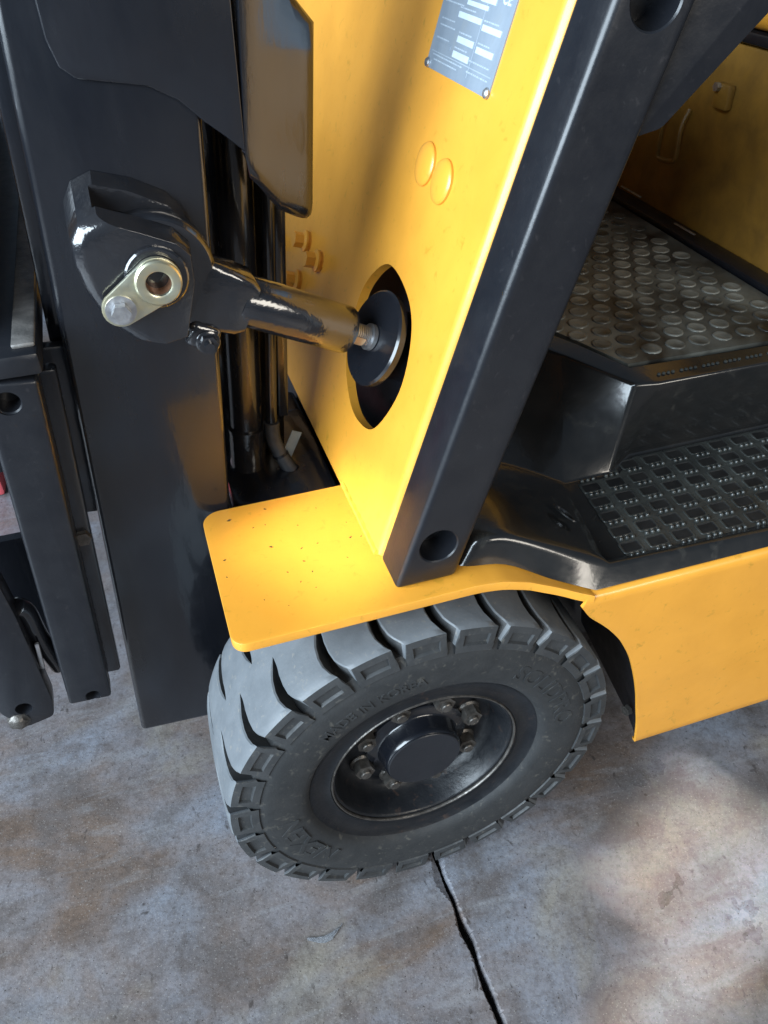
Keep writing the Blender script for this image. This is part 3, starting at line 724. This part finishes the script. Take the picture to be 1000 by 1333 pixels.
bm.faces.new(rings[0][::-1]); bm.faces.new(rings[-1])
join(bm, lathe([(0, -.0115), (.0445, -.0115), (.0475, -.0085), (.0475, .0085), (.0445, .0115), (0, .0115)], A3(.0, .002), (0, 1, 0), 56))
obj('rod_eye', bm, BLG, cyl, sharp=45)
ear = xform(box(-.014, .014, -.016, .010, -.014, .010, .006, 3), Matrix.Translation(A3(.052, -.034, -.004)) @ Matrix.Rotation(.46, 4, 'Y')); obj('clamp_ear', ear, BLG, cyl)
obj('clamp_bolt', join(hexhead(A3(.056, -.038, -.0205), (0, -1, 0), .0085, .008, .0105), lathe([(.0042, 0), (.0042, .004), (0, .004)], A3(.056, -.038, -.0285), (0, -1, 0), 14)), BLG, cyl)
bm = bmesh.new(); ring_prev = None; prof = [(.0085, .184)]
t = .186
while t < .207: prof += [(.0098, t), (.0098, t+.0008), (.0086, t+.0014), (.0086, t+.0018)]; t += .0022
prof += [(.0128, .2085), (.0128, .2125), (.0098, .213)]
obj('threaded_rod', lathe(prof, P0, ax, 28), STL, cyl)
pr = lathe([(.0104, .184), (.0104, .2025)], P0, ax, 24)
for f in [f for f in pr.faces if f.calc_center_median().z > A3(.19).z-.002]: pr.faces.remove(f)
obj('primer_patch', pr, TAN, cyl)
ln = (P1-P0).length
obj('disc_washer', lathe([(0, ln-.004), (.0445, ln-.004), (.0465, ln-.002), (.0465, ln+.004), (.0445, ln+.006), (0, ln+.006)], P0, ax, 72), BLK, cyl, sharp=40)
obj('cylinder_barrel', lathe([(0, ln+.006), (.034, ln+.006), (.034, ln+.055), (0, ln+.055)], P0, ax, 40), SAT, cyl)

# ---------------------------------------------------------------- fork carriage
bm = mbox(-.066, -.021, .160, .186, -.233, .172, .0035, 3)
car = obj('carriage', bm, SAT, truck)
tag(car, 'black fork carriage bar with drilled holes hanging in front of the mast')
for x, z, q in ((-.3235, .686, .0098), (-.3430, .3085, .0072)):
    bool_cut(car, lathe([(0, -.01), (q*1.12, -.01), (q*1.12, .0015), (q, .003), (q, .022), (0, .022)], (x, .160, z), (0, 1, 0), 28))
obj('inner_carriage_plate', mbox(-.040, -.008, .189, .205, -.225, .165, .003), BLK, car)
obj('roller_plate', mbox(-.050, .004, .232, .246, -.025, .165, .003), BLK, car)
obj('roller_guide', mbox(-.013, .004, .250, .262, .10, .60, .003), BLK, car)
obj('carriage_bolt', hexhead(Mm(-.016, .189, -.02), (0, -1, 0), .008, .006), GRS, car)
bm = box(-.345, -.289, .158, .95, .708, .728, .004); obj('cross_bar', bm, SAT, car)
obj('worn_edge', box(-.309, -.2905, .170, .95, .7275, .7320, .002), WRN, car)
obj('cross_bar_face', box(-.400, -.347, .19, .95, .60, .88, .004), SAT, car)
hookp = rounded([(-.392, .60), (-.3835, .454), (-.3835, .318), (-.388, .294), (-.420, .2865), (-.4375, .318), (-.448, .60)], .006, 3)
hk = obj('lower_hook_plate', prism_y(hookp, .158, .182, .003), SAT, car)
bool_cut(hk, lathe([(0, -.01), (.0100, -.01), (.0085, .003), (.0085, .022), (0, .022)], (-.4135, .158, .318), (0, 1, 0), 24))
obj('back_plate', prism_y([(-.42, .30), (-.36, .36), (-.350, .497), (-.43, .497)], .225, .235), BLK, car)
bm = tube(smooth_path([(-.3845, .172, .455), (-.378, .178, .440), (-.377, .182, .400), (-.3725, .186, .360), (-.370, .190, .335)], 4), [.004]+[.010]*15+[.006], 14); obj('stop_pad', bm, BLK, car)
bm = lathe([(.0025, 0), (.0055, .001), (.0060, .012), (.0035, .013), (.0035, .017)], (-.3825, .1600, .392), (.25, -.2, -.95), 8)
obj('scuffed_pin', xform(box(-.0022, .0022, -.002, .002, -.019, .019, .001), Matrix.Translation((-.3795, .1665, .384)) @ Matrix.Rotation(.10, 4, 'Y')), STL, car); bm.free()
bm = bmesh.new(); bmesh.ops.create_icosphere(bm, subdivisions=3, radius=.012)
for q in bm.verts: q.co *= 1+.12*math.sin(q.co.x*900+q.co.z*500)*math.sin(q.co.y*700)
xform(bm, Matrix.Translation((-.4235, .162, .300))); obj('grease_lump', bm, GRS, car)

# ================================================================ other things
o = obj('red_box', box(-.95, -.548, 1.02, 1.3, .0, .25, .008), RED)
tag(o, 'red painted box glimpsed past the left edge of the carriage', 'box')
bm = bmesh.new(); n = 14; rn = random.Random(4); rows = []
for i in range(n):
    t = i/(n-1); x = -.168+.046*t; w = .0030*math.sin(math.pi*min(1, t*1.05+.03))+.0012
    yc = -.0405-.009*math.sin(math.pi*t)+.004*t
    rows.append([bm.verts.new((x+rn.uniform(-.001, .001), yc+w*k, .0016+.0022*rn.random()*(1-abs(k)*.5))) for k in (-1, -.4, .3, 1)])
for A, B in zip(rows, rows[1:]):
    for k in range(3): bm.faces.new((A[k], B[k], B[k+1], A[k+1]))
bmesh.ops.solidify(bm, geom=bm.faces[:], thickness=.0006)
tag(obj('floor_mark', bm, GLM), 'small shiny scrap on the concrete in front of the tyre', 'mark')  # added thin sheet standing in for a glossy spot on the floor
bm = bmesh.new(); rn = random.Random(11)
spots = [(-.161, .185, 1.5), (-.122, .191, 1), (-.14, .165, .9), (-.127, .166, .7), (-.176, .126, 1.2), (-.095, .154, .8), (-.128, .130, 1.2), (-.10, .118, .9), (-.083, .120, .7), (-.102, .099, 1.0), (-.178, .101, .7),
         (-.121, .089, .8), (-.098, .082, .8), (-.049, .118, 1.1), (-.038, .116, .7), (-.046, .142, .7), (-.112, .072, .7), (-.10, .06, .6), (-.06, .09, .6), (-.15, .06, .5), (-.07, .175, .6), (-.13, .045, .5)]
for x, y, s in spots:
    b = bmesh.new(); bmesh.ops.create_icosphere(b, subdivisions=1, radius=.0012*s)
    for q in b.verts: q.co = V((q.co.x*rn.uniform(.6, 2.4), q.co.y*rn.uniform(.4, 1.1), q.co.z*.3))
    xform(b, Matrix.Translation((x, y, fz(x)+.0004)) @ Matrix.Rotation(rn.uniform(0, 3), 4, 'Z')); join(bm, b)
tag(obj('grit_specks', bm, DRT), 'dark grit specks scattered on the yellow fender plate', 'grit', kind='stuff')
